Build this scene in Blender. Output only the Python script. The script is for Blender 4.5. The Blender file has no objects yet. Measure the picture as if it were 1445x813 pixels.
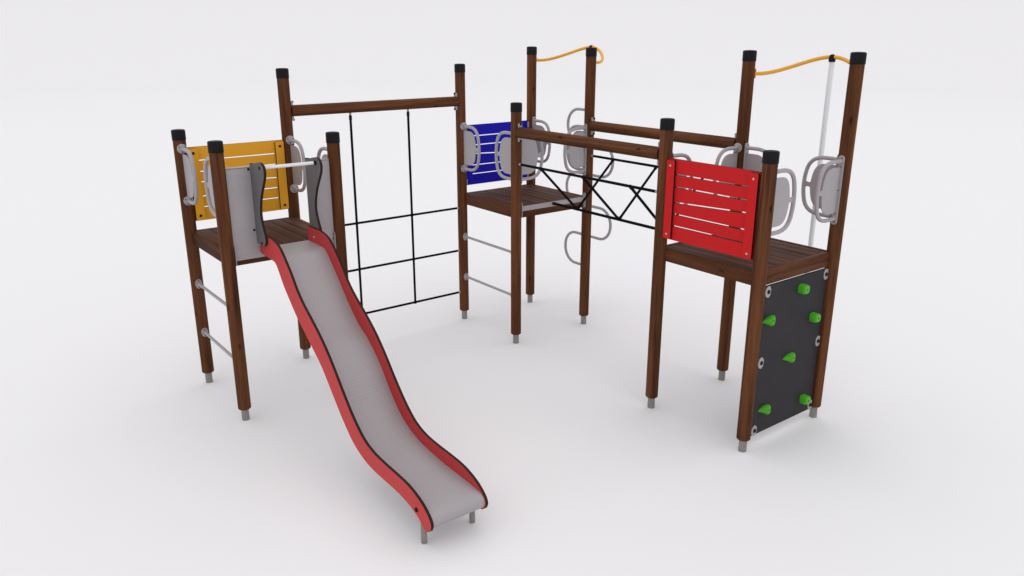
import bpy, bmesh, math, random
from mathutils import Vector, Matrix
random.seed(7)
SC = bpy.context.scene
COL = SC.collection
PI = math.pi

# ------------------------------------------------------------------ materials
def mat(name, color, rough=0.5, spec=0.5, metal=0.0, noise=0.0, nscale=40.0, bump=0.0, bscale=200.0, coat=0.0):
    m = bpy.data.materials.new(name); m.use_nodes = True
    nt = m.node_tree; b = nt.nodes['Principled BSDF']
    b.inputs['Base Color'].default_value = (*color, 1)
    b.inputs['Roughness'].default_value = rough
    b.inputs['Specular IOR Level'].default_value = spec
    b.inputs['Metallic'].default_value = metal
    if coat: b.inputs['Coat Weight'].default_value = coat
    tc = nt.nodes.new('ShaderNodeTexCoord')
    if noise:
        n = nt.nodes.new('ShaderNodeTexNoise'); n.inputs['Scale'].default_value = nscale
        n.inputs['Detail'].default_value = 6
        nt.links.new(tc.outputs['Object'], n.inputs['Vector'])
        r = nt.nodes.new('ShaderNodeMapRange')
        r.inputs['From Min'].default_value = .3; r.inputs['From Max'].default_value = .7
        r.inputs['To Min'].default_value = 1 - noise; r.inputs['To Max'].default_value = 1 + noise
        nt.links.new(n.outputs['Fac'], r.inputs['Value'])
        mx = nt.nodes.new('ShaderNodeVectorMath'); mx.operation = 'SCALE'
        mx.inputs[0].default_value = color
        nt.links.new(r.outputs['Result'], mx.inputs['Scale'])
        nt.links.new(mx.outputs['Vector'], b.inputs['Base Color'])
    if bump:
        n2 = nt.nodes.new('ShaderNodeTexNoise'); n2.inputs['Scale'].default_value = bscale
        n2.inputs['Detail'].default_value = 3
        nt.links.new(tc.outputs['Object'], n2.inputs['Vector'])
        bp = nt.nodes.new('ShaderNodeBump'); bp.inputs['Strength'].default_value = bump
        bp.inputs['Distance'].default_value = .002
        nt.links.new(n2.outputs['Fac'], bp.inputs['Height'])
        nt.links.new(bp.outputs['Normal'], b.inputs['Normal'])
    return m

def wood(name, axis, dark, light, knots=1.0, gscale=1.0):
    """stained timber: long streaks and a few dark knots along the given local axis"""
    m = bpy.data.materials.new(name); m.use_nodes = True
    nt = m.node_tree; N = nt.nodes; L = nt.links
    b = N['Principled BSDF']; b.inputs['Roughness'].default_value = .62
    b.inputs['Specular IOR Level'].default_value = .07
    tc = N.new('ShaderNodeTexCoord'); oi = N.new('ShaderNodeObjectInfo')
    off = N.new('ShaderNodeVectorMath'); off.operation = 'SCALE'
    off.inputs[0].default_value = (13.7, 7.3, 29.1)
    L.new(oi.outputs['Random'], off.inputs['Scale'])
    add = N.new('ShaderNodeVectorMath'); add.operation = 'ADD'
    L.new(tc.outputs['Object'], add.inputs[0]); L.new(off.outputs['Vector'], add.inputs[1])
    def stretched(lo, hi):
        s = N.new('ShaderNodeVectorMath'); s.operation = 'MULTIPLY'
        v = [hi, hi, hi]; v['xyz'.index(axis)] = lo
        s.inputs[1].default_value = v
        L.new(add.outputs['Vector'], s.inputs[0]); return s
    s1 = stretched(.8 * gscale, 19 * gscale); n1 = N.new('ShaderNodeTexNoise')
    n1.inputs['Scale'].default_value = 1; n1.inputs['Detail'].default_value = 5; n1.inputs['Distortion'].default_value = .5
    L.new(s1.outputs['Vector'], n1.inputs['Vector'])
    s2 = stretched(5, 170); n2 = N.new('ShaderNodeTexNoise')
    n2.inputs['Scale'].default_value = 1; n2.inputs['Detail'].default_value = 3
    L.new(s2.outputs['Vector'], n2.inputs['Vector'])
    mixn = N.new('ShaderNodeMath'); mixn.operation = 'MULTIPLY_ADD'
    L.new(n2.outputs['Fac'], mixn.inputs[0]); mixn.inputs[1].default_value = .35
    L.new(n1.outputs['Fac'], mixn.inputs[2])
    ramp = N.new('ShaderNodeValToRGB'); cr = ramp.color_ramp
    cr.elements[0].position = .46; cr.elements[0].color = (*dark, 1)
    cr.elements[1].position = .90; cr.elements[1].color = (*light, 1)
    L.new(mixn.outputs['Value'], ramp.inputs['Fac'])
    # knots
    s3 = stretched(3.4, 8.5); vo = N.new('ShaderNodeTexVoronoi'); vo.feature = 'F1'
    vo.inputs['Scale'].default_value = 1
    L.new(s3.outputs['Vector'], vo.inputs['Vector'])
    kr = N.new('ShaderNodeMapRange'); kr.interpolation_type = 'SMOOTHSTEP'
    kr.inputs['From Min'].default_value = .03; kr.inputs['From Max'].default_value = .15
    kr.inputs['To Min'].default_value = 1 - .75 * knots; kr.inputs['To Max'].default_value = 1
    L.new(vo.outputs['Distance'], kr.inputs['Value'])
    mul = N.new('ShaderNodeVectorMath'); mul.operation = 'SCALE'
    L.new(ramp.outputs['Color'], mul.inputs[0]); L.new(kr.outputs['Result'], mul.inputs['Scale'])
    L.new(mul.outputs['Vector'], b.inputs['Base Color'])
    bp = N.new('ShaderNodeBump'); bp.inputs['Strength'].default_value = .25; bp.inputs['Distance'].default_value = .002
    L.new(mixn.outputs['Value'], bp.inputs['Height']); L.new(bp.outputs['Normal'], b.inputs['Normal'])
    return m

WD, WL = (.037, .0132, .0058), (.166, .062, .0258)
M = {}
M['wood'] = wood('stained_timber', 'z', WD, WL)
M['wood_x'] = wood('stained_board_x', 'x', WD, (.145, .055, .025), .8, .8)
M['wood_y'] = wood('stained_board_y', 'y', WD, (.145, .055, .025), .8, .8)
M['deck'] = wood('deck_board', 'y', (.056, .027, .017), (.132, .065, .043), .35, .9)
M['cap'] = mat('black_plastic', (.0125, .0122, .0142), .55, .08, bump=.15, bscale=300)
M['galv'] = mat('galvanised_steel', (.25, .24, .225), .5, .5, .25, noise=.28, nscale=150)
M['grey'] = mat('grey_powder_coat', (.375, .352, .366), .45, .3)
M['panel'] = mat('light_grey_laminate', (.39, .366, .38), .5, .3, noise=.02)
M['wing'] = mat('dark_grey_laminate', (.140, .134, .140), .55, .15, noise=.04, nscale=90)
M['edge'] = mat('brown_laminate_edge', (.030, .017, .013), .6, .08)
M['edgeb'] = mat('black_laminate_edge', (.014, .013, .013), .6, .08)
M['yellow'] = mat('yellow_laminate', (.87, .41, .030), .55, .12, noise=.02)
M['blue'] = mat('blue_laminate', (.015, .012, .46), .55, .10, noise=.03)
M['red'] = mat('red_laminate', (.56, .0155, .0175), .55, .10, noise=.02)
M['slidered'] = mat('faded_red_laminate', (.53, .052, .052), .55, .15, noise=.02)
M['rope'] = mat('black_rope', (.004, .004, .005), .8, .08, bump=.6, bscale=260)
M['wall'] = mat('anthracite_board', (.035, .0325, .036), .6, .1, noise=.06, nscale=6, bump=.08, bscale=160)
M['green'] = mat('green_resin', (.075, .42, .018), .5, .25, bump=.25, bscale=120)
M['greend'] = mat('green_resin_hole_shade', (.022, .14, .008), .6, .1)  # darker copy of the resin, shade inside the bolt holes put into colour
M['white'] = mat('white_enamel', (.80, .82, .83), .35, .4)
M['orange'] = mat('orange_yellow_enamel', (.82, .39, .022), .4, .3)
M['black'] = mat('black_bolt', (.006, .007, .010), .5, .15)
M['steelbolt'] = mat('steel_bolt', (.55, .54, .53), .3, .5, .5)
M['ground'] = mat('white_studio_floor', (.880, .874, .885), .85, .05)

# embossed stainless slide bed
def bed_material():
    m = bpy.data.materials.new('embossed_steel'); m.use_nodes = True
    nt = m.node_tree; N = nt.nodes; L = nt.links; b = N['Principled BSDF']
    b.inputs['Base Color'].default_value = (.385, .363, .376, 1)
    b.inputs['Metallic'].default_value = .2; b.inputs['Roughness'].default_value = .5
    uv = N.new('ShaderNodeUVMap'); sp = N.new('ShaderNodeSeparateXYZ')
    L.new(uv.outputs['UV'], sp.inputs[0])
    k = 2 * PI / .035
    def lin(a, c):
        m1 = N.new('ShaderNodeMath'); m1.operation = 'MULTIPLY'; m1.inputs[1].default_value = a * k
        L.new(sp.outputs['X'], m1.inputs[0])
        m2 = N.new('ShaderNodeMath'); m2.operation = 'MULTIPLY_ADD'; m2.inputs[1].default_value = c * k
        L.new(sp.outputs['Y'], m2.inputs[0]); L.new(m1.outputs[0], m2.inputs[2])
        s = N.new('ShaderNodeMath'); s.operation = 'SINE'; L.new(m2.outputs[0], s.inputs[0]); return s
    p = N.new('ShaderNodeMath'); p.operation = 'MULTIPLY'
    L.new(lin(1, .62).outputs[0], p.inputs[0]); L.new(lin(1, -.62).outputs[0], p.inputs[1])
    bp = N.new('ShaderNodeBump'); bp.inputs['Strength'].default_value = .30; bp.inputs['Distance'].default_value = .0035
    L.new(p.outputs[0], bp.inputs['Height']); L.new(bp.outputs['Normal'], b.inputs['Normal'])
    return m
M['bed'] = bed_material()

# ------------------------------------------------------------------ mesh helpers
def finish(name, bm, mats, parent=None, loc=(0, 0, 0), rot=None, angle=35):
    bmesh.ops.recalc_face_normals(bm, faces=bm.faces)
    me = bpy.data.meshes.new(name); bm.to_mesh(me); bm.free()
    for m in (mats if isinstance(mats, (list, tuple)) else [mats]): me.materials.append(m)
    for p in me.polygons: p.use_smooth = True
    me.set_sharp_from_angle(angle=math.radians(angle))
    o = bpy.data.objects.new(name, me); COL.objects.link(o)
    o.location = loc
    if rot is not None: o.rotation_euler = rot
    if parent: o.parent = parent
    return o

def box(bm, a, b, bev=0.0, mi=0):
    a = Vector(a); b = Vector(b)
    r = bmesh.ops.create_cube(bm, size=1)
    vs = r['verts']
    for v in vs:
        v.co = Vector(((a[i] + b[i]) / 2 + v.co[i] * abs(b[i] - a[i])) for i in range(3))
    fs = {f for v in vs for f in v.link_faces}
    for f in fs: f.material_index = mi
    if bev:
        es = list({e for v in vs for e in v.link_edges})
        r = bmesh.ops.bevel(bm, geom=es, offset=bev, segments=2, affect='EDGES', profile=.5)
        for f in r['faces']: f.material_index = mi

def lathe(bm, prof, seg=28, mi=0, mtx=None):
    """profile [(r,z)...] about local Z; r=0 ends are closed"""
    rings = []
    for r, z in prof:
        if r <= 1e-6:
            p = Vector((0, 0, z)); rings.append([bm.verts.new(mtx @ p if mtx else p)])
        else:
            ring = []
            for i in range(seg):
                a = 2 * PI * i / seg
                p = Vector((r * math.cos(a), r * math.sin(a), z))
                ring.append(bm.verts.new(mtx @ p if mtx else p))
            rings.append(ring)
    for A, B in zip(rings, rings[1:]):
        for i in range(seg):
            j = (i + 1) % seg
            if len(A) == 1 and len(B) == 1: continue
            if len(A) == 1: f = bm.faces.new((A[0], B[i], B[j]))
            elif len(B) == 1: f = bm.faces.new((A[i], A[j], B[0]))
            else: f = bm.faces.new((A[i], A[j], B[j], B[i]))
            f.material_index = mi

def align(p, d):
    """matrix whose local Z points along d, at p"""
    d = Vector(d).normalized()
    return Matrix.Translation(Vector(p)) @ d.to_track_quat('Z', 'Y').to_matrix().to_4x4()

def cyl(bm, p, q, r, seg=20, mi=0, bev=0.0):
    p = Vector(p); q = Vector(q); h = (q - p).length
    if bev: prof = [(0, 0), (r - bev, 0), (r, bev), (r, h - bev), (r - bev, h), (0, h)]
    else: prof = [(0, 0), (r, 0), (r, h), (0, h)]
    lathe(bm, prof, seg, mi, align(p, q - p))

def bolt(bm, p, d, r=.012, h=.008, mi=0):
    lathe(bm, [(0, -.004), (r, -.004), (r, h * .4), (r * .8, h * .85), (r * .35, h), (0, h)], 14, mi, align(p, d))

def tube(bm, pts, r, seg=14, mi=0, caps=True):
    pts = [Vector(p) for p in pts]
    n = len(pts); rings = []; up = None
    for i in range(n):
        t = (pts[min(i + 1, n - 1)] - pts[max(i - 1, 0)]).normalized()
        if up is None:
            up = Vector((0, 0, 1)) if abs(t.z) < .9 else Vector((1, 0, 0))
        s = t.cross(up)
        if s.length < 1e-5: s = t.orthogonal()
        s.normalize(); up = s.cross(t).normalized()
        rings.append([bm.verts.new(pts[i] + r * (math.cos(2 * PI * k / seg) * s + math.sin(2 * PI * k / seg) * up)) for k in range(seg)])
    for A, B in zip(rings, rings[1:]):
        for k in range(seg):
            j = (k + 1) % seg
            bm.faces.new((A[k], A[j], B[j], B[k])).material_index = mi
    if caps:
        bm.faces.new(rings[0][::-1]).material_index = mi
        bm.faces.new(rings[-1]).material_index = mi

def spline(P, n=8, closed=False):
    """Catmull-Rom through tuples"""
    P = [Vector(p) for p in P]; out = []; m = len(P)
    rng = range(m if closed else m - 1)
    for i in rng:
        if closed: p0, p1, p2, p3 = P[i - 1], P[i], P[(i + 1) % m], P[(i + 2) % m]
        else:
            p1, p2 = P[i], P[i + 1]
            p0 = P[i - 1] if i else p1 * 2 - p2
            p3 = P[i + 2] if i + 2 < m else p2 * 2 - p1
        for k in range(n):
            t = k / n
            out.append(.5 * ((2 * p1) + (p2 - p0) * t + (2 * p0 - 5 * p1 + 4 * p2 - p3) * t * t + (3 * p1 - p0 - 3 * p2 + p3) * t ** 3))
    if not closed: out.append(P[-1])
    return out

def fillet(P, r, n=7):
    """polyline with rounded corners"""
    P = [Vector(p) for p in P]; out = [P[0]]
    rs = r if isinstance(r, (list, tuple)) else [r] * (len(P) - 2)
    for a, b, c, r in zip(P, P[1:], P[2:], rs):
        d1 = (a - b); d2 = (c - b)
        ang = d1.angle(d2)
        L = min(r / math.tan(ang / 2), d1.length * .5, d2.length * .5)
        p = b + d1.normalized() * L; q = b + d2.normalized() * L
        rr = L * math.tan(ang / 2)
        cen = b + (d1.normalized() + d2.normalized()).normalized() * (rr / math.sin(ang / 2))
        for k in range(n + 1):
            v = (p - cen).slerp(q - cen, k / n)
            out.append(cen + v.normalized() * rr)
    out.append(P[-1]); return out

def slab(bm, outline, to3d, t0, t1, face=0, edge=1):
    """closed 2D outline extruded between thickness t0..t1; to3d(u,v,t)->xyz"""
    A = [bm.verts.new(to3d(u, v, t0)) for u, v in outline]
    B = [bm.verts.new(to3d(u, v, t1)) for u, v in outline]
    bm.faces.new(A[::-1]).material_index = face
    bm.faces.new(B).material_index = face
    n = len(A)
    for i in range(n):
        j = (i + 1) % n
        bm.faces.new((A[i], A[j], B[j], B[i])).material_index = edge

def rrect(u0, v0, u1, v1, r, n=5, corners=(1, 1, 1, 1)):
    out = []
    for (cu, cv, a0, on) in ((u1 - r, v1 - r, 0, corners[0]), (u0 + r, v1 - r, PI / 2, corners[1]), (u0 + r, v0 + r, PI, corners[2]), (u1 - r, v0 + r, 1.5 * PI, corners[3])):
        if on:
            for k in range(n + 1):
                a = a0 + PI / 2 * k / n; out.append((cu + r * math.cos(a), cv + r * math.sin(a)))
        else:
            out.append((cu + r * (1 if math.cos(a0 + PI / 4) > 0 else -1), cv + r * (1 if math.sin(a0 + PI / 4) > 0 else -1)))
    return out

# ------------------------------------------------------------------ the one thing
root = bpy.data.objects.new('playground_climbing_frame', None); COL.objects.link(root)
root['label'] = 'playground climbing frame of three brown timber towers with wavy red slide, nets and climbing wall'
root['category'] = 'climbing frame'

def sub(name, bm, mats, parent, **kw): return finish(name, bm, mats, parent, **kw)
def lab(o, s): o['label'] = s; return o

# ---- posts
R = .0552
POST = {'A': (-.5, .5), 'B': (-.5, -.5), 'C': (.5, .5), 'D': (.5, -.5),
        'E': (2.5, .5), 'F': (2.5, -.5), 'G': (3.5, .5), 'H': (3.5, -.5),
        'I': (2.5, -2.5), 'J': (2.5, -3.5), 'K': (3.5, -2.5), 'L': (3.5, -3.5)}
def post_h(k): return 2.333 if k in 'ABDJ' else 2.484 if k in 'FI' else 2.8315 if k in 'CE' else 3.002
for k, (x, y) in POST.items():
    h = post_h(k)
    bm = bmesh.new()
    lathe(bm, [(0, .107), (R - .006, .107), (R, .114), (R, h + .01), (0, h + .01)], 36)
    p = finish('post', bm, M['wood'], root, loc=(x, y, 0), rot=(0, 0, random.uniform(0, 6.28)))
    bm = bmesh.new()
    rc = .0590; hc = .088
    lathe(bm, [(R + .0005, h), (rc, h), (rc, h + hc - .009), (rc - .002, h + hc - .004), (rc - .007, h + hc), (rc - .020, h + hc + .002), (0, h + hc + .004)], 36)
    sub('cap', bm, M['cap'], p)
    bm = bmesh.new()
    lathe(bm, [(0, 0), (.032, 0), (.032, .110), (0, .110)], 24)
    sub('foot', bm, M['galv'], p)

# ---- platforms: four edge boards plus deck boards
ZB, ZT = 1.388, 1.508
def platform(cx, cy, strip_edges=()):
    bm = bmesh.new(); t = .046
    # edge boards along x (front/back) and along y (left/right), butted
    box(bm, (-.5, -.5, ZB), (.5, -.5 + t, ZT), .003, 0)
    box(bm, (-.5, .5 - t, ZB), (.5, .5, ZT), .003, 0)
    box(bm, (-.5, -.5 + t + .001, ZB), (-.5 + t, .5 - t - .001, ZT), .003, 1)
    box(bm, (.5 - t, -.5 + t + .001, ZB), (.5, .5 - t - .001, ZT), .003, 1)
    n = 8; w = (1 - 2 * t) / n
    for i in range(n):
        x0 = -.5 + t + i * w
        box(bm, (x0 + .0035, -.5 + t + .002, ZT - .034), (x0 + w - .0035, .5 - t - .002, ZT - .001 - .0015 * (i % 2)), .0025, 2)
    return finish('platform', bm, [M['wood_x'], M['wood_y'], M['deck']], root, loc=(cx, cy, 0))
P1 = platform(0, 0); P2 = platform(3, 0); P3 = platform(3, -3)

def tab_outline(w, z0, z1): return rrect(-w / 2, z0, w / 2, z1, w / 2 - .001, 5)
def sill(parent, x0, x1, y, z0, z1, screws=True):
    """grey metal strip along a deck edge with upright end brackets on the posts"""
    bm = bmesh.new()
    box(bm, (x0 + .058, y - .006, z0), (x1 - .058, y - .0005, z1), .001)
    sub('edge_strip', bm, M['grey'], parent)
    for x, d in ((x0 + .0555, 1), (x1 - .0555, -1)):
        bm = bmesh.new(); slab(bm, rrect(-.5335, 1.392, -.4945, 1.556, .0185, 5), lambda u, v, t: (x + d * t, u, v), -.002, .004, 0, 0)
        sub('bracket', bm, M['grey'], parent)
        for z in (1.414, 1.536):
            bm = bmesh.new(); bolt(bm, (x + d * .004, -.514, z), (d, 0, 0), .0065, .003); sub('bolt', bm, M['black'], parent)
sill(P1, -.5, .5, -.5, 1.430, 1.509)
sill(P2, 2.5 - 3, 3.5 - 3, -.5, 1.458, 1.5095)

# ---- slatted panels
GAPS = [(2.1385, 2.1385), (2.037, 2.037), (1.943, 1.908), (1.812, 1.812), (1.713, 1.713)]  # left, right seen from the platform
def slat_panel(origin, dx, dn, col, bolt_mat, label, batten_side):
    """dx: unit vector to the right seen from inside, dn: unit vector pointing inside. batten_side +1: battens on the inner face"""
    o = Vector(origin); dx = Vector(dx); dn = Vector(dn); up = Vector((0, 0, 1))
    f = lambda u, v, t: o + dx * u + up * v + dn * t
    bm = bmesh.new(); g = .0061
    Z0, Z1 = 1.592, 2.262
    tops = [(Z1, Z1)] + [(a - g, b - g) for a, b in GAPS]
    bots = [(a + g, b + g) for a, b in GAPS] + [(Z0, Z0)]
    # each slat a board; seen between the end battens
    e = .442; r = .358
    def at(pr, u): return pr[0] + (pr[1] - pr[0]) * (u + r) / (2 * r)
    for tp, bt in zip(tops, bots):
        zs = [(-r, at(bt, -r)), (r, at(bt, r)), (r, at(tp, r)), (-r, at(tp, -r))]
        slab(bm, zs, f, -.010, .010, 0, 1)
    for u0, u1 in ((-e, -r), (r, e)):
        slab(bm, [(u0, Z0), (u1, Z0), (u1, Z1), (u0, Z1)], f, -.010, .010, 0, 1)
    p = finish('slat_panel', bm, [M[col], M['edgeb']], root, loc=(0, 0, 0), angle=20)
    lab(p, label)
    s = batten_side
    for sg in (-1, 1):
        bm = bmesh.new()
        slab(bm, rrect(sg * .40 - .041, 1.600, sg * .40 + .041, 2.252, .012, 4), f, s * .0125, s * .0315, 0, 1)
        b = sub('batten', bm, [M[col], M['edgeb']], p)
        for z in (2.208, 1.640):
            bm = bmesh.new(); bolt(bm, f(sg * .402, z, .0315 if s > 0 else .010), dn, .0125, .007)
            sub('bolt', bm, M['black'], p)
            bm = bmesh.new(); bolt(bm, f(sg * .402, z, -.0315 if s < 0 else -.010), -dn, .0095, .006)
            sub('bolt', bm, M[bolt_mat], p)
        for z in (2.215, 1.625):
            bm = bmesh.new()
            c = f(sg * .447, z, -.010 * s if s > 0 else .010)
            d = Vector((abs(dx.x) * .014 + abs(dn.x) * .010, abs(dx.y) * .014 + abs(dn.y) * .010, .034))
            box(bm, c - d, c + d, .004)
            sub('bracket', bm, M['grey'], p)
    return p
slat_panel((0, .5, 0), (1, 0, 0), (0, -1, 0), 'yellow', 'steelbolt', 'yellow slatted panel at the back of the slide tower', 1)
slat_panel((3, .5, 0), (1, 0, 0), (0, -1, 0), 'blue', 'steelbolt', 'blue slatted panel at the back of the middle tower', -1)
slat_panel((2.487, -3, 0), (0, 1, 0), (1, 0, 0), 'red', 'steelbolt', 'red slatted panel on the outer side of the climbing wall tower', -1)

# ---- grab handles
hp = [(.045, 2.26), (.13, 2.262), (.205, 2.259), (.270, 2.238), (.314, 2.190), (.336, 2.115), (.3435, 2.0275)]
hp = hp + [(u, 4.055 - z) for u, z in hp[-2::-1]]
def handle_mesh():
    bm = bmesh.new(); tube(bm, [(p.x, 0, p.y) for p in spline([(u, z) for u, z in hp], 5)], .0165, 14); return bm
def plate_mesh():
    bm = bmesh.new()
    half = [(.140, 2.214), (.186, 2.211), (.226, 2.194), (.254, 2.162), (.270, 2.118), (.278, 2.075), (.283, 2.052), (.294, 2.045), (.312, 2.048), (.334, 2.056)]
    half = [(.048, 2.214)] + [tuple(p) for p in spline(half, 4)]
    o = half[::-1]; o = half + [(u, 4.055 - v) for u, v in half[::-1]]
    slab(bm, o, lambda u, v, t: (u, t, v), -.004, .004, 0, 0); return bm
def flange_mesh(z):
    bm = bmesh.new(); r = .0425
    lathe(bm, [(0, -.003), (r, -.003), (r, .006), (r - .003, .008), (0, .008)], 24, 0, align((.0552, 0, z), (1, 0, 0)))
    for a in (.5, 2.6, 4.7):
        bolt(bm, (.0632, .030 * math.cos(a), z + .030 * math.sin(a)), (1, 0, 0), .0055, .002, 1)
    return bm
def strip_mesh():
    bm = bmesh.new()
    slab(bm, rrect(-.026, 1.746, .026, 2.306, .0245, 6), lambda u, v, t: (.0555 + t, u, v), -.004, .005, 0, 0)
    for z in (2.285, 2.215, 2.027, 1.838, 1.770):
        bolt(bm, (.0605, .006, z), (1, 0, 0), .006, .002, 1)
    return bm
first = {}
def handle(pk, d, style):
    x, y = POST[pk]; rz = {'x': 0, '-x': PI, 'y': PI / 2, '-y': -PI / 2}[d]
    if not first:
        first['t'] = finish('tmp', handle_mesh(), M['grey']).data
        first['p'] = finish('tmp', plate_mesh(), M['grey']).data
        first['f1'] = finish('tmp', flange_mesh(2.26), [M['grey'], M['edge']]).data
        first['f2'] = finish('tmp', flange_mesh(1.795), [M['grey'], M['edge']]).data
        first['s'] = finish('tmp', strip_mesh(), [M['grey'], M['edge']]).data
        for o in [o for o in COL.objects if o.name.startswith('tmp')]: bpy.data.objects.remove(o)
    def inst(name, key, parent):
        o = bpy.data.objects.new(name, first[key]); COL.objects.link(o); o.parent = parent; return o
    h = inst('grab_handle', 't', root); h.location = (x, y, 0); h.rotation_euler = (0, 0, rz)
    inst('plate', 'p', h)
    if style == 'round': inst('flange', 'f1', h); inst('flange', 'f2', h)
    else: inst('fixing_strip', 's', h)
for a in (('A', '-y', 'round'), ('B', 'y', 'strip'), ('C', '-y', 'round'), ('D', 'y', 'strip'), ('E', '-y', 'round'), ('F', 'y', 'strip'),
          ('F', 'x', 'strip'), ('H', '-x', 'strip'), ('G', '-y', 'strip'), ('H', 'y', 'strip'),
          ('I', 'x', 'round'), ('K', '-x', 'round'), ('J', 'x', 'strip'), ('L', '-x', 'strip'), ('K', '-y', 'strip'), ('L', 'y', 'strip')):
    handle(*a)

# ---- ladder rungs
for x in (-.5, 2.5):
    for z in (1.011, .531):
        bm = bmesh.new(); cyl(bm, (x, -.447, z), (x, .447, z), .0140, 16)
        r = finish('ladder_rung', bm, M['grey'], root)
        for s in (-1, 1):
            bm = bmesh.new()
            o = [(.030 * math.cos(a * PI / 12), .045 * math.sin(a * PI / 12)) for a in range(24)]
            slab(bm, o, lambda u, v, t: (x + u, s * .4475 + t * s, z + v), -.006, .006, 0, 0)
            for zz in (-.03, .03): bolt(bm, (x, s * .4415, z + zz), (0, -s, 0), .006, .003, 1)
            sub('flange', bm, [M['grey'], M['edge']], r)

# ---- crossbeams
def beam(p, q):
    p = Vector(p); q = Vector(q); d = (q - p).normalized(); Lh = (q - p).length / 2 - .052
    bm = bmesh.new(); r = .0535
    lathe(bm, [(0, -Lh), (r, -Lh), (r, Lh), (0, Lh)], 32)
    c = (p + q) / 2
    o = finish('crossbeam', bm, M['wood'], root, loc=c, rot=d.to_track_quat('Z', 'Y').to_euler())
    inv = Matrix.LocRotScale(o.location, o.rotation_euler, None).inverted()
    side = d.cross(Vector((0, 0, 1)))
    for e, dd in ((p, d), (q, -d)):
        for s in (1, -1):
            bm = bmesh.new()
            a = e + dd * .062 + Vector((0, 0, s * .071))
            w = Vector((abs(d.x) * .010 + abs(side.x) * .022, abs(d.y) * .010 + abs(side.y) * .022, .020))
            box(bm, a - w, a + w, .004)
            bm.transform(inv); sub('bracket', bm, M['grey'], o)
            bm = bmesh.new(); bolt(bm, a + Vector((0, 0, s * .012)) + dd * .010, dd, .012, .012)
            bm.transform(inv); sub('bolt', bm, M['black'], o)
    return o
beam((.5, .5, 2.527), (2.5, .5, 2.527))
beam((2.5, -.5, 2.283), (2.5, -2.5, 2.283))
beam((3.5, -.5, 2.283), (3.5, -2.5, 2.283))

# ---- climbing net
RR = .0125
for x in (1.170, 1.835):
    bm = bmesh.new(); cyl(bm, (x, .5, .338), (x, .5, 2.452), RR, 12)
    r = finish('net_rope', bm, M['rope'], root)
    bm = bmesh.new(); cyl(bm, (x, .5, 2.448), (x, .5, 2.480), .011, 12, 0); sub('rope_fitting', bm, M['grey'], r)
    bm = bmesh.new(); cyl(bm, (x, .5, 2.400), (x, .5, 2.449), .0155, 12, 0, .004); sub('rope_clamp', bm, M['black'], r)
    for z in (1.343, .843, .340):
        bm = bmesh.new(); lathe(bm, [(0, z - .018), (.013, z - .018), (.0165, z), (.013, z + .018), (0, z + .018)], 12, 0, Matrix.Translation((x, .5, 0)))
        sub('rope_clamp', bm, M['rope'], r)
for z in (1.343, .843, .338):
    bm = bmesh.new(); cyl(bm, (.58, .5, z), (2.42, .5, z), RR, 12)
    r = finish('net_rope', bm, M['rope'], root)
    for x, d in ((.55, 1), (2.45, -1)):
        bm = bmesh.new(); cyl(bm, (x - d * .008, .5, z), (x + d * .03, .5, z), .0125, 12)
        sub('rope_fitting', bm, M['grey'], r)

# ---- rope bridge
YN = (-.892, -1.503, -2.115)
for x in (2.5, 3.5):
    bm = bmesh.new(); cyl(bm, (x, -.585, 1.963), (x, -2.415, 1.963), .0135, 12)
    r = finish('bridge_rope', bm, M['rope'], root)
    for y, d in ((-.55, -1), (-2.45, 1)):
        bm = bmesh.new(); cyl(bm, (x, y - d * .006, 1.963), (x, y + d * .034, 1.963), .0125, 12)
        sub('rope_fitting', bm, M['grey'], r)
bm = bmesh.new(); cyl(bm, (3, -.515, 1.490), (3, -2.485, 1.490), .0145, 14)
r = finish('bridge_rope', bm, M['rope'], root)
for y, d in ((-.5, -1), (-2.5, 1)):
    bm = bmesh.new(); cyl(bm, (3, y + d * .002, 1.490), (3, y + d * .05, 1.490), .0172, 14, 0, .006); sub('rope_fitting', bm, M['black'], r)
for y in YN:
    for x in (2.5, 3.5):
        bm = bmesh.new(); cyl(bm, (x, y, 1.963), (3, y, 1.490), .0130, 12)
        d = Vector((3 - x, 0, -.473)).normalized()
        a = Vector((x, y, 1.963)); b = Vector((3, y, 1.49))
        cyl(bm, a - d * .010, a + d * .035, .0160, 12, 0, .004); cyl(bm, b - d * .04, b + d * .006, .0160, 12, 0, .004)
        finish('bridge_rope', bm, M['rope'], root)

# ---- slide
XO, XI = .2255, .2045
top = [(-.674, 1.640), (-.768, 1.640), (-.858, 1.625), (-.918, 1.603), (-.972, 1.566), (-1.030, 1.514), (-1.116, 1.430), (-1.220, 1.310), (-1.322, 1.224), (-1.438, 1.148), (-1.572, 1.056),
       (-1.685, .964), (-1.800, .850), (-1.894, .745), (-1.985, .648), (-2.087, .550), (-2.220, .455), (-2.363, .408), (-2.523, .393), (-2.678, .388),
       (-2.826, .379), (-2.932, .357), (-3.034, .317), (-3.105, .264), (-3.130, .222), (-3.120, .178), (-3.085, .148)]
bot = [(-3.045, .147), (-3.007, .174), (-2.948, .207), (-2.833, .240), (-2.685, .257), (-2.490, .260), (-2.346, .266), (-2.222, .288), (-2.074, .345), (-1.965, .425), (-1.860, .520), (-1.753, .632), (-1.643, .745),
       (-1.547, .832), (-1.362, .960), (-1.186, 1.082), (-1.064, 1.190), (-.965, 1.285), (-.880, 1.390), (-.835, 1.440), (-.79, 1.457), (-.72, 1.460)]
outline = [tuple(p) for p in spline([(-.60, 1.641)] + top + bot + [(-.60, 1.463)], 4)]
outline = [(-.503, 1.641)] + outline + [(-.503, 1.470)]
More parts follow.
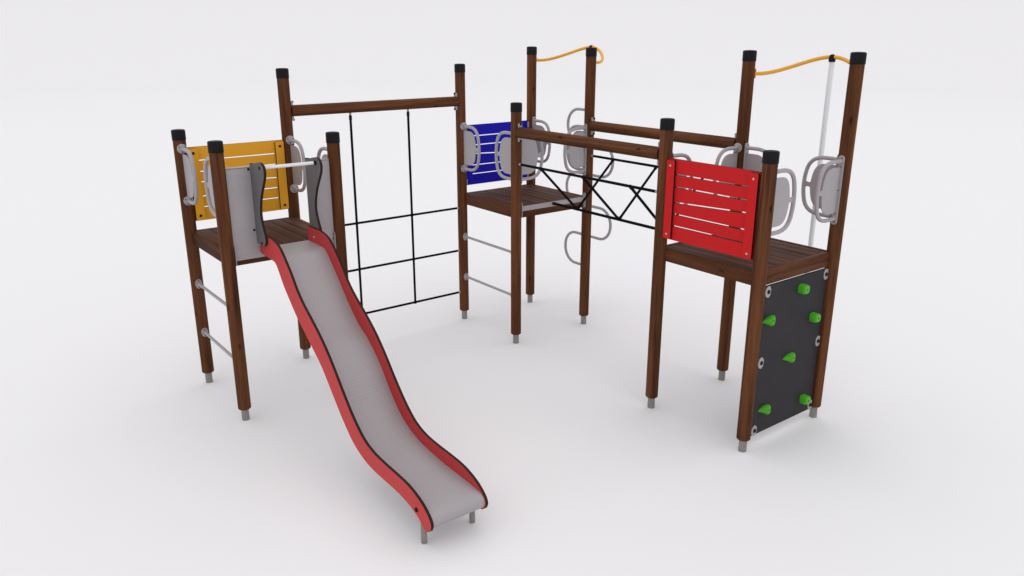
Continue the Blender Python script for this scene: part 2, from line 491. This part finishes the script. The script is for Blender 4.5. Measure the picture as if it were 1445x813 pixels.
bedp = [(-.505, 1.512), (-.60, 1.512), (-.72, 1.511), (-.80, 1.509), (-.848, 1.497), (-.885, 1.468), (-.954, 1.402), (-1.075, 1.283), (-1.223, 1.128), (-1.375, .998), (-1.530, .910), (-1.650, .820), (-1.760, .708),
        (-1.865, .580), (-2.000, .450), (-2.127, .374), (-2.247, .333), (-2.364, .311), (-2.595, .288), (-2.786, .284), (-2.953, .280), (-3.060, .273), (-3.106, .252), (-3.122, .215), (-3.108, .178), (-3.079, .160)]
prof = [p.copy() for p in spline(bedp, 6)]
bm = bmesh.new(); uvl = bm.loops.layers.uv.new('UVMap')
NX = 2; dist = 0; rows = []
# inner (rear) surface offset
norms = []
for i in range(len(prof)):
    t = (prof[min(i + 1, len(prof) - 1)] - prof[max(i - 1, 0)]).normalized(); norms.append(Vector((t.y, -t.x)))
for i, p in enumerate(prof):
    if i: dist += (p - prof[i - 1]).length
    n = norms[i]
    q = p + n * -.006 if (n.y < 0) else p - n * .006
    rows.append((dist, [bm.verts.new((x, p.x, p.y)) for x in (-XI + .001, XI - .001)], [bm.verts.new((x, q.x, q.y)) for x in (-XI + .001, XI - .001)]))
for (d0, A, A2), (d1, B, B2) in zip(rows, rows[1:]):
    f = bm.faces.new((A[0], A[1], B[1], B[0]))
    for lp, uv in zip(f.loops, ((0, d0), (2 * XI, d0), (2 * XI, d1), (0, d1))): lp[uvl].uv = uv
    bm.faces.new((A2[0], B2[0], B2[1], A2[1]))
    bm.faces.new((A[0], B[0], B2[0], A2[0])); bm.faces.new((A[1], A2[1], B2[1], B[1]))
for d, A, A2 in (rows[0], rows[-1]): bm.faces.new((A[0], A2[0], A2[1], A[1]))
slide = lab(finish('slide', bm, M['bed'], root), 'wavy slide with embossed steel bed between red side panels')
for s in (-1, 1):
    bm = bmesh.new()
    slab(bm, outline, lambda u, v, t: (s * t, u, v), XI, XO, 0, 1)
    sp = sub('side_panel', bm, [M['slidered'], M['edge']], slide, angle=30)
    bm = bmesh.new(); bolt(bm, (s * XO, -2.955, .248), (s, 0, 0), .0165, .012); sub('bolt', bm, M['black'], slide)
    bm = bmesh.new(); bolt(bm, (s * XI, -.635, 1.563), (-s, 0, 0), .0105, .006); sub('bolt', bm, M['steelbolt'], slide)
    bm = bmesh.new(); cyl(bm, (s * .194, -3.003 + .02, 0), (s * .194, -3.003 + .02, .262), .0205, 18); sub('leg', bm, M['galv'], slide)

# ---- slide entrance: guard panels, wings, hand bar
wing = [(-.5095, 2.226), (-.550, 2.2275), (-.597, 2.230), (-.640, 2.240), (-.688, 2.250), (-.734, 2.255), (-.785, 2.240), (-.812, 2.206), (-.806, 2.149), (-.766, 2.085), (-.706, 2.000), (-.663, 1.911), (-.643, 1.826), (-.654, 1.755), (-.684, 1.688),
        (-.708, 1.635), (-.698, 1.588), (-.651, 1.557), (-.590, 1.556), (-.5095, 1.563)]
wout = [tuple(p) for p in spline(wing, 4)]
for s in (-1, 1):
    bm = bmesh.new()
    slab(bm, wout, lambda u, v, t: (s * t, u, v), .2268, .2485, 0, 1)
    w = finish('wing_panel', bm, [M['wing'], M['edge']], root, angle=30)
    for y, z in ((-.729, 2.212), (-.628, 1.577)):
        bm = bmesh.new(); bolt(bm, (s * .2485, y, z), (s, 0, 0), .013, .007); sub('bolt', bm, M['black'], w)
    # guard panel with folded top lip
    bm = bmesh.new()
    x0, x1 = sorted((s * .2268, s * .452))
    box(bm, (x0, -.5085, 1.470), (x1, -.5025, 2.188), .001)
    box(bm, (x0, -.5115, 2.1915), (x1, -.456, 2.199), .002)
    box(bm, (x0 + .004, -.5018, 2.150), (x1 - .004, -.4975, 2.1914))
    box(bm, (x0 if s < 0 else x1 - .004, -.5019, 1.52), (x0 + .004 if s < 0 else x1, -.470, 2.149), .001)
    g = finish('guard_panel', bm, M['panel'], root)
    for z in (2.176, 1.671, 1.492):
        bm = bmesh.new(); xb = s * .262 if z > 1.6 else s * .438
        bolt(bm, (xb, -.5085, z), (0, -1, 0), .010 if z > 1.6 else .006, .006); sub('bolt', bm, M['black'], g)
bm = bmesh.new(); cyl(bm, (-.2265, -.729, 2.212), (.2265, -.729, 2.212), .0138, 18)
hb = finish('hand_bar', bm, M['white'], root)
for s in (-1, 1):
    bm = bmesh.new(); cyl(bm, (s * .205, -.729, 2.212), (s * .2272, -.729, 2.212), .0175, 16, 0, .003); sub('end_cap', bm, M['black'], hb)

# ---- climbing wall with holds
bm = bmesh.new()
slab(bm, rrect(2.562, .096, 3.438, 1.376, .02, 4), lambda u, v, t: (u, -3.5 + t, v), 0, .018, 0, 1)
cw = lab(finish('climbing_wall', bm, [M['wall'], M['edgeb']], root, angle=30), 'anthracite climbing wall panel with green holds under a platform')
for x, sg in ((2.634, -1), (3.420, 1)):
    for z in (1.328, .735, .138):
        bm = bmesh.new()
        o = [(.030 * math.cos(a) * (1.0 if math.cos(a) * sg < 0 else 1.35), .047 * math.sin(a)) for a in [2 * PI * i / 24 for i in range(24)]]
        slab(bm, o, lambda u, v, t: (x + u, -3.5 + t, z + v), -.006, .001, 0, 0)
        sub('bracket', bm, M['grey'], cw)
        bm = bmesh.new(); bolt(bm, (x, -3.506, z), (0, -1, 0), .0170, .009); sub('bolt', bm, M['black'], cw)
def hold(x, z, kind):
    """blunt: boxy knob; horn: wedge that runs out to a point on its left. Both end in a flat disc coloured as the shaded bolt hole"""
    bm = bmesh.new(); seg = 20; rings = []
    if kind == 'blunt':
        secs = [(.0, .0, .038, .039, 0), (.012, 0, .039, .039, .0), (.046, .001, .037, .038, .0), (.058, .001, .034, .035, .001), (.064, .001, .028, .029, .002)]
    else:
        secs = [(.0, .004, .060, .030, -.006), (.012, .007, .050, .035, -.004), (.034, .013, .031, .045, .001), (.050, .017, .018, .043, .003), (.057, .018, .013, .035, .003)]
    ph = x * 7 + z * 11
    for h, cx, rx, rz, cz in secs:
        ring = []
        for i in range(seg):
            a = 2 * PI * i / seg; c, q = math.cos(a), math.sin(a)
            if kind == 'blunt':
                px = rx * math.copysign(abs(c) ** .62, c); pz = rz * math.copysign(abs(q) ** .62, q)
            elif c < 0:
                t = 1 - abs(q); px = -rx * t; pz = rz * math.copysign(1 - t * .92, q) - .006 * t
            else:
                px = (.024 if h < .055 else .018) * c; pz = rz * math.copysign(abs(q) ** .9, q)
            k = 1 + .02 * math.sin(2 * a + ph)
            ring.append(bm.verts.new((x + cx + px * k, -3.5005 - h, z + cz + pz * k)))
        rings.append(ring)
    for A, B in zip(rings, rings[1:]):
        for i in range(seg): bm.faces.new((A[i], A[(i + 1) % seg], B[(i + 1) % seg], B[i]))
    bm.faces.new(rings[-1]); bm.faces.new(rings[0][::-1])
    h = sub('climbing_hold', bm, M['green'], cw, angle=38)
    hh, cx, _, _, cz = secs[-1]
    bm = bmesh.new(); cyl(bm, (x + cx - .003, -3.5005 - hh + .01, z + cz), (x + cx - .003, -3.5005 - hh - .0008, z + cz), .0085, 14)
    sub('bolt', bm, M['greend'], cw)
for x, z, k in ((3.075, 1.272, 'blunt'), (3.290, .982, 'blunt'), (2.650, 1.095, 'horn'), (2.985, .700, 'horn'), (3.290, .235, 'blunt'), (2.715, .312, 'horn')):
    hold(x, z, k)

# ---- overhead hoops, slide pole and snake pole
def hoop(yc, z0, zp, a, b, c, xp, hw, d):
    P = [Vector((3.548, hw, z0)), Vector((3.55 + a, hw - d, z0 + b)), Vector((xp, c, zp)), Vector((xp, 0, zp))]
    half = []
    for i in range(25):
        t = i / 24; half.append((1 - t) ** 3 * P[0] + 3 * (1 - t) ** 2 * t * P[1] + 3 * (1 - t) * t * t * P[2] + t ** 3 * P[3])
    pts = half + [Vector((p.x, -p.y, p.z)) for p in half[-2::-1]]
    pts = [p + Vector((0, yc, 0)) for p in pts]
    bm = bmesh.new(); tube(bm, pts, .0162, 14)
    o = finish('overhead_hoop', bm, M['orange'], root)
    for s in (-1, 1):
        bm = bmesh.new()
        slab(bm, rrect(-.015, z0 - .042, .015, z0 + .042, .014, 5), lambda u, v, t: (3.5552 + t, yc + s * hw + u, v), -.003, .005, 0, 0)
        sub('flange', bm, M['orange'], o)
    return xp
xp = hoop(0, 2.946, 3.088, .215, -.047, .175, 3.968, .497, .005); hoop(-3, 2.898, 3.038, .255, -.026, .201, 3.966, .475, .053)
def clamp(yc, zp):
    bm = bmesh.new()
    lathe(bm, [(0, -.042), (.0265, -.042), (.0285, -.036), (.0285, -.010), (.0265, .004), (.020, .015), (.010, .0205), (0, .022)], 24, 0, Matrix.Translation((xp - .004, yc, zp)))
    return bm
bm = bmesh.new(); cyl(bm, (xp, -3, 0), (xp, -3, 3.02), .0228, 22)
sp = lab(finish('fire_pole', bm, M['white'], root), 'straight white sliding pole under an orange hoop')
sub('clamp', clamp(-3, 3.040), M['black'], sp)
xs = 3.985; A = .394
zz = [2.383, 2.008, 1.634, 1.260, .888, .500]
pts = [(xs, 0, 3.05), (xs, 0, zz[0])]
sg = 1
path = [(xs, 0, 3.06), (xs, 0, 2.383 + .0)]
corner = [(xs, 0, 3.06), (xs, 0, zz[0])]
for i in range(5):
    corner += [(xs, sg * A, zz[i]), (xs, sg * A, zz[i + 1])]; sg = -sg
corner += [(xs, 0, zz[5]), (xs, 0, 0.0)]
bm = bmesh.new(); tube(bm, fillet(corner, [.05] + [.182] * (len(corner) - 4) + [.05], 10), .0170, 14)
sn = lab(finish('snake_pole', bm, M['grey'], root), 'grey tubular pole bent in wide snaking curves')
sub('clamp', clamp(0, 3.088), M['black'], sn)

# ------------------------------------------------------------------ studio ground
bm = bmesh.new()
prof = [(0, 0)] + [(r, 0) for r in (4, 8, 14, 22, 32, 42, 50)] + [(50 + 14 * math.sin(a), 14 - 14 * math.cos(a)) for a in [math.radians(4 * k) for k in range(1, 23)]] + [(64.2, 18), (64.2, 22)]
lathe(bm, prof, 96)
g = finish('ground', bm, M['ground'], None, loc=(1.5, -1, 0), angle=80)
for p in g.data.polygons: p.use_smooth = True
g['kind'] = 'structure'
if g.data.polygons[0].normal.z < 0: g.data.flip_normals()

# ------------------------------------------------------------------ light
W = bpy.data.worlds.new('World'); SC.world = W; W.use_nodes = True
bg = W.node_tree.nodes['Background']
bg.inputs['Color'].default_value = (.985, .980, .992, 1); bg.inputs['Strength'].default_value = 1.03
# ------------------------------------------------------------------ camera
cd = bpy.data.cameras.new('Camera'); cam = bpy.data.objects.new('Camera', cd); COL.objects.link(cam)
cd.sensor_width = 36; cd.lens = 27.962; cd.clip_end = 500
cam.location = (-2.48758, -6.93069, 3.21291)
pitch, yaw = .30745, .91641
d = Vector((math.cos(yaw) * math.cos(pitch), math.sin(yaw) * math.cos(pitch), -math.sin(pitch)))
cam.rotation_euler = d.to_track_quat('-Z', 'Y').to_euler()
SC.camera = cam
SC.view_settings.view_transform = 'Standard'; SC.view_settings.look = 'None'
SC.view_settings.exposure = 0.0; SC.view_settings.gamma = 1
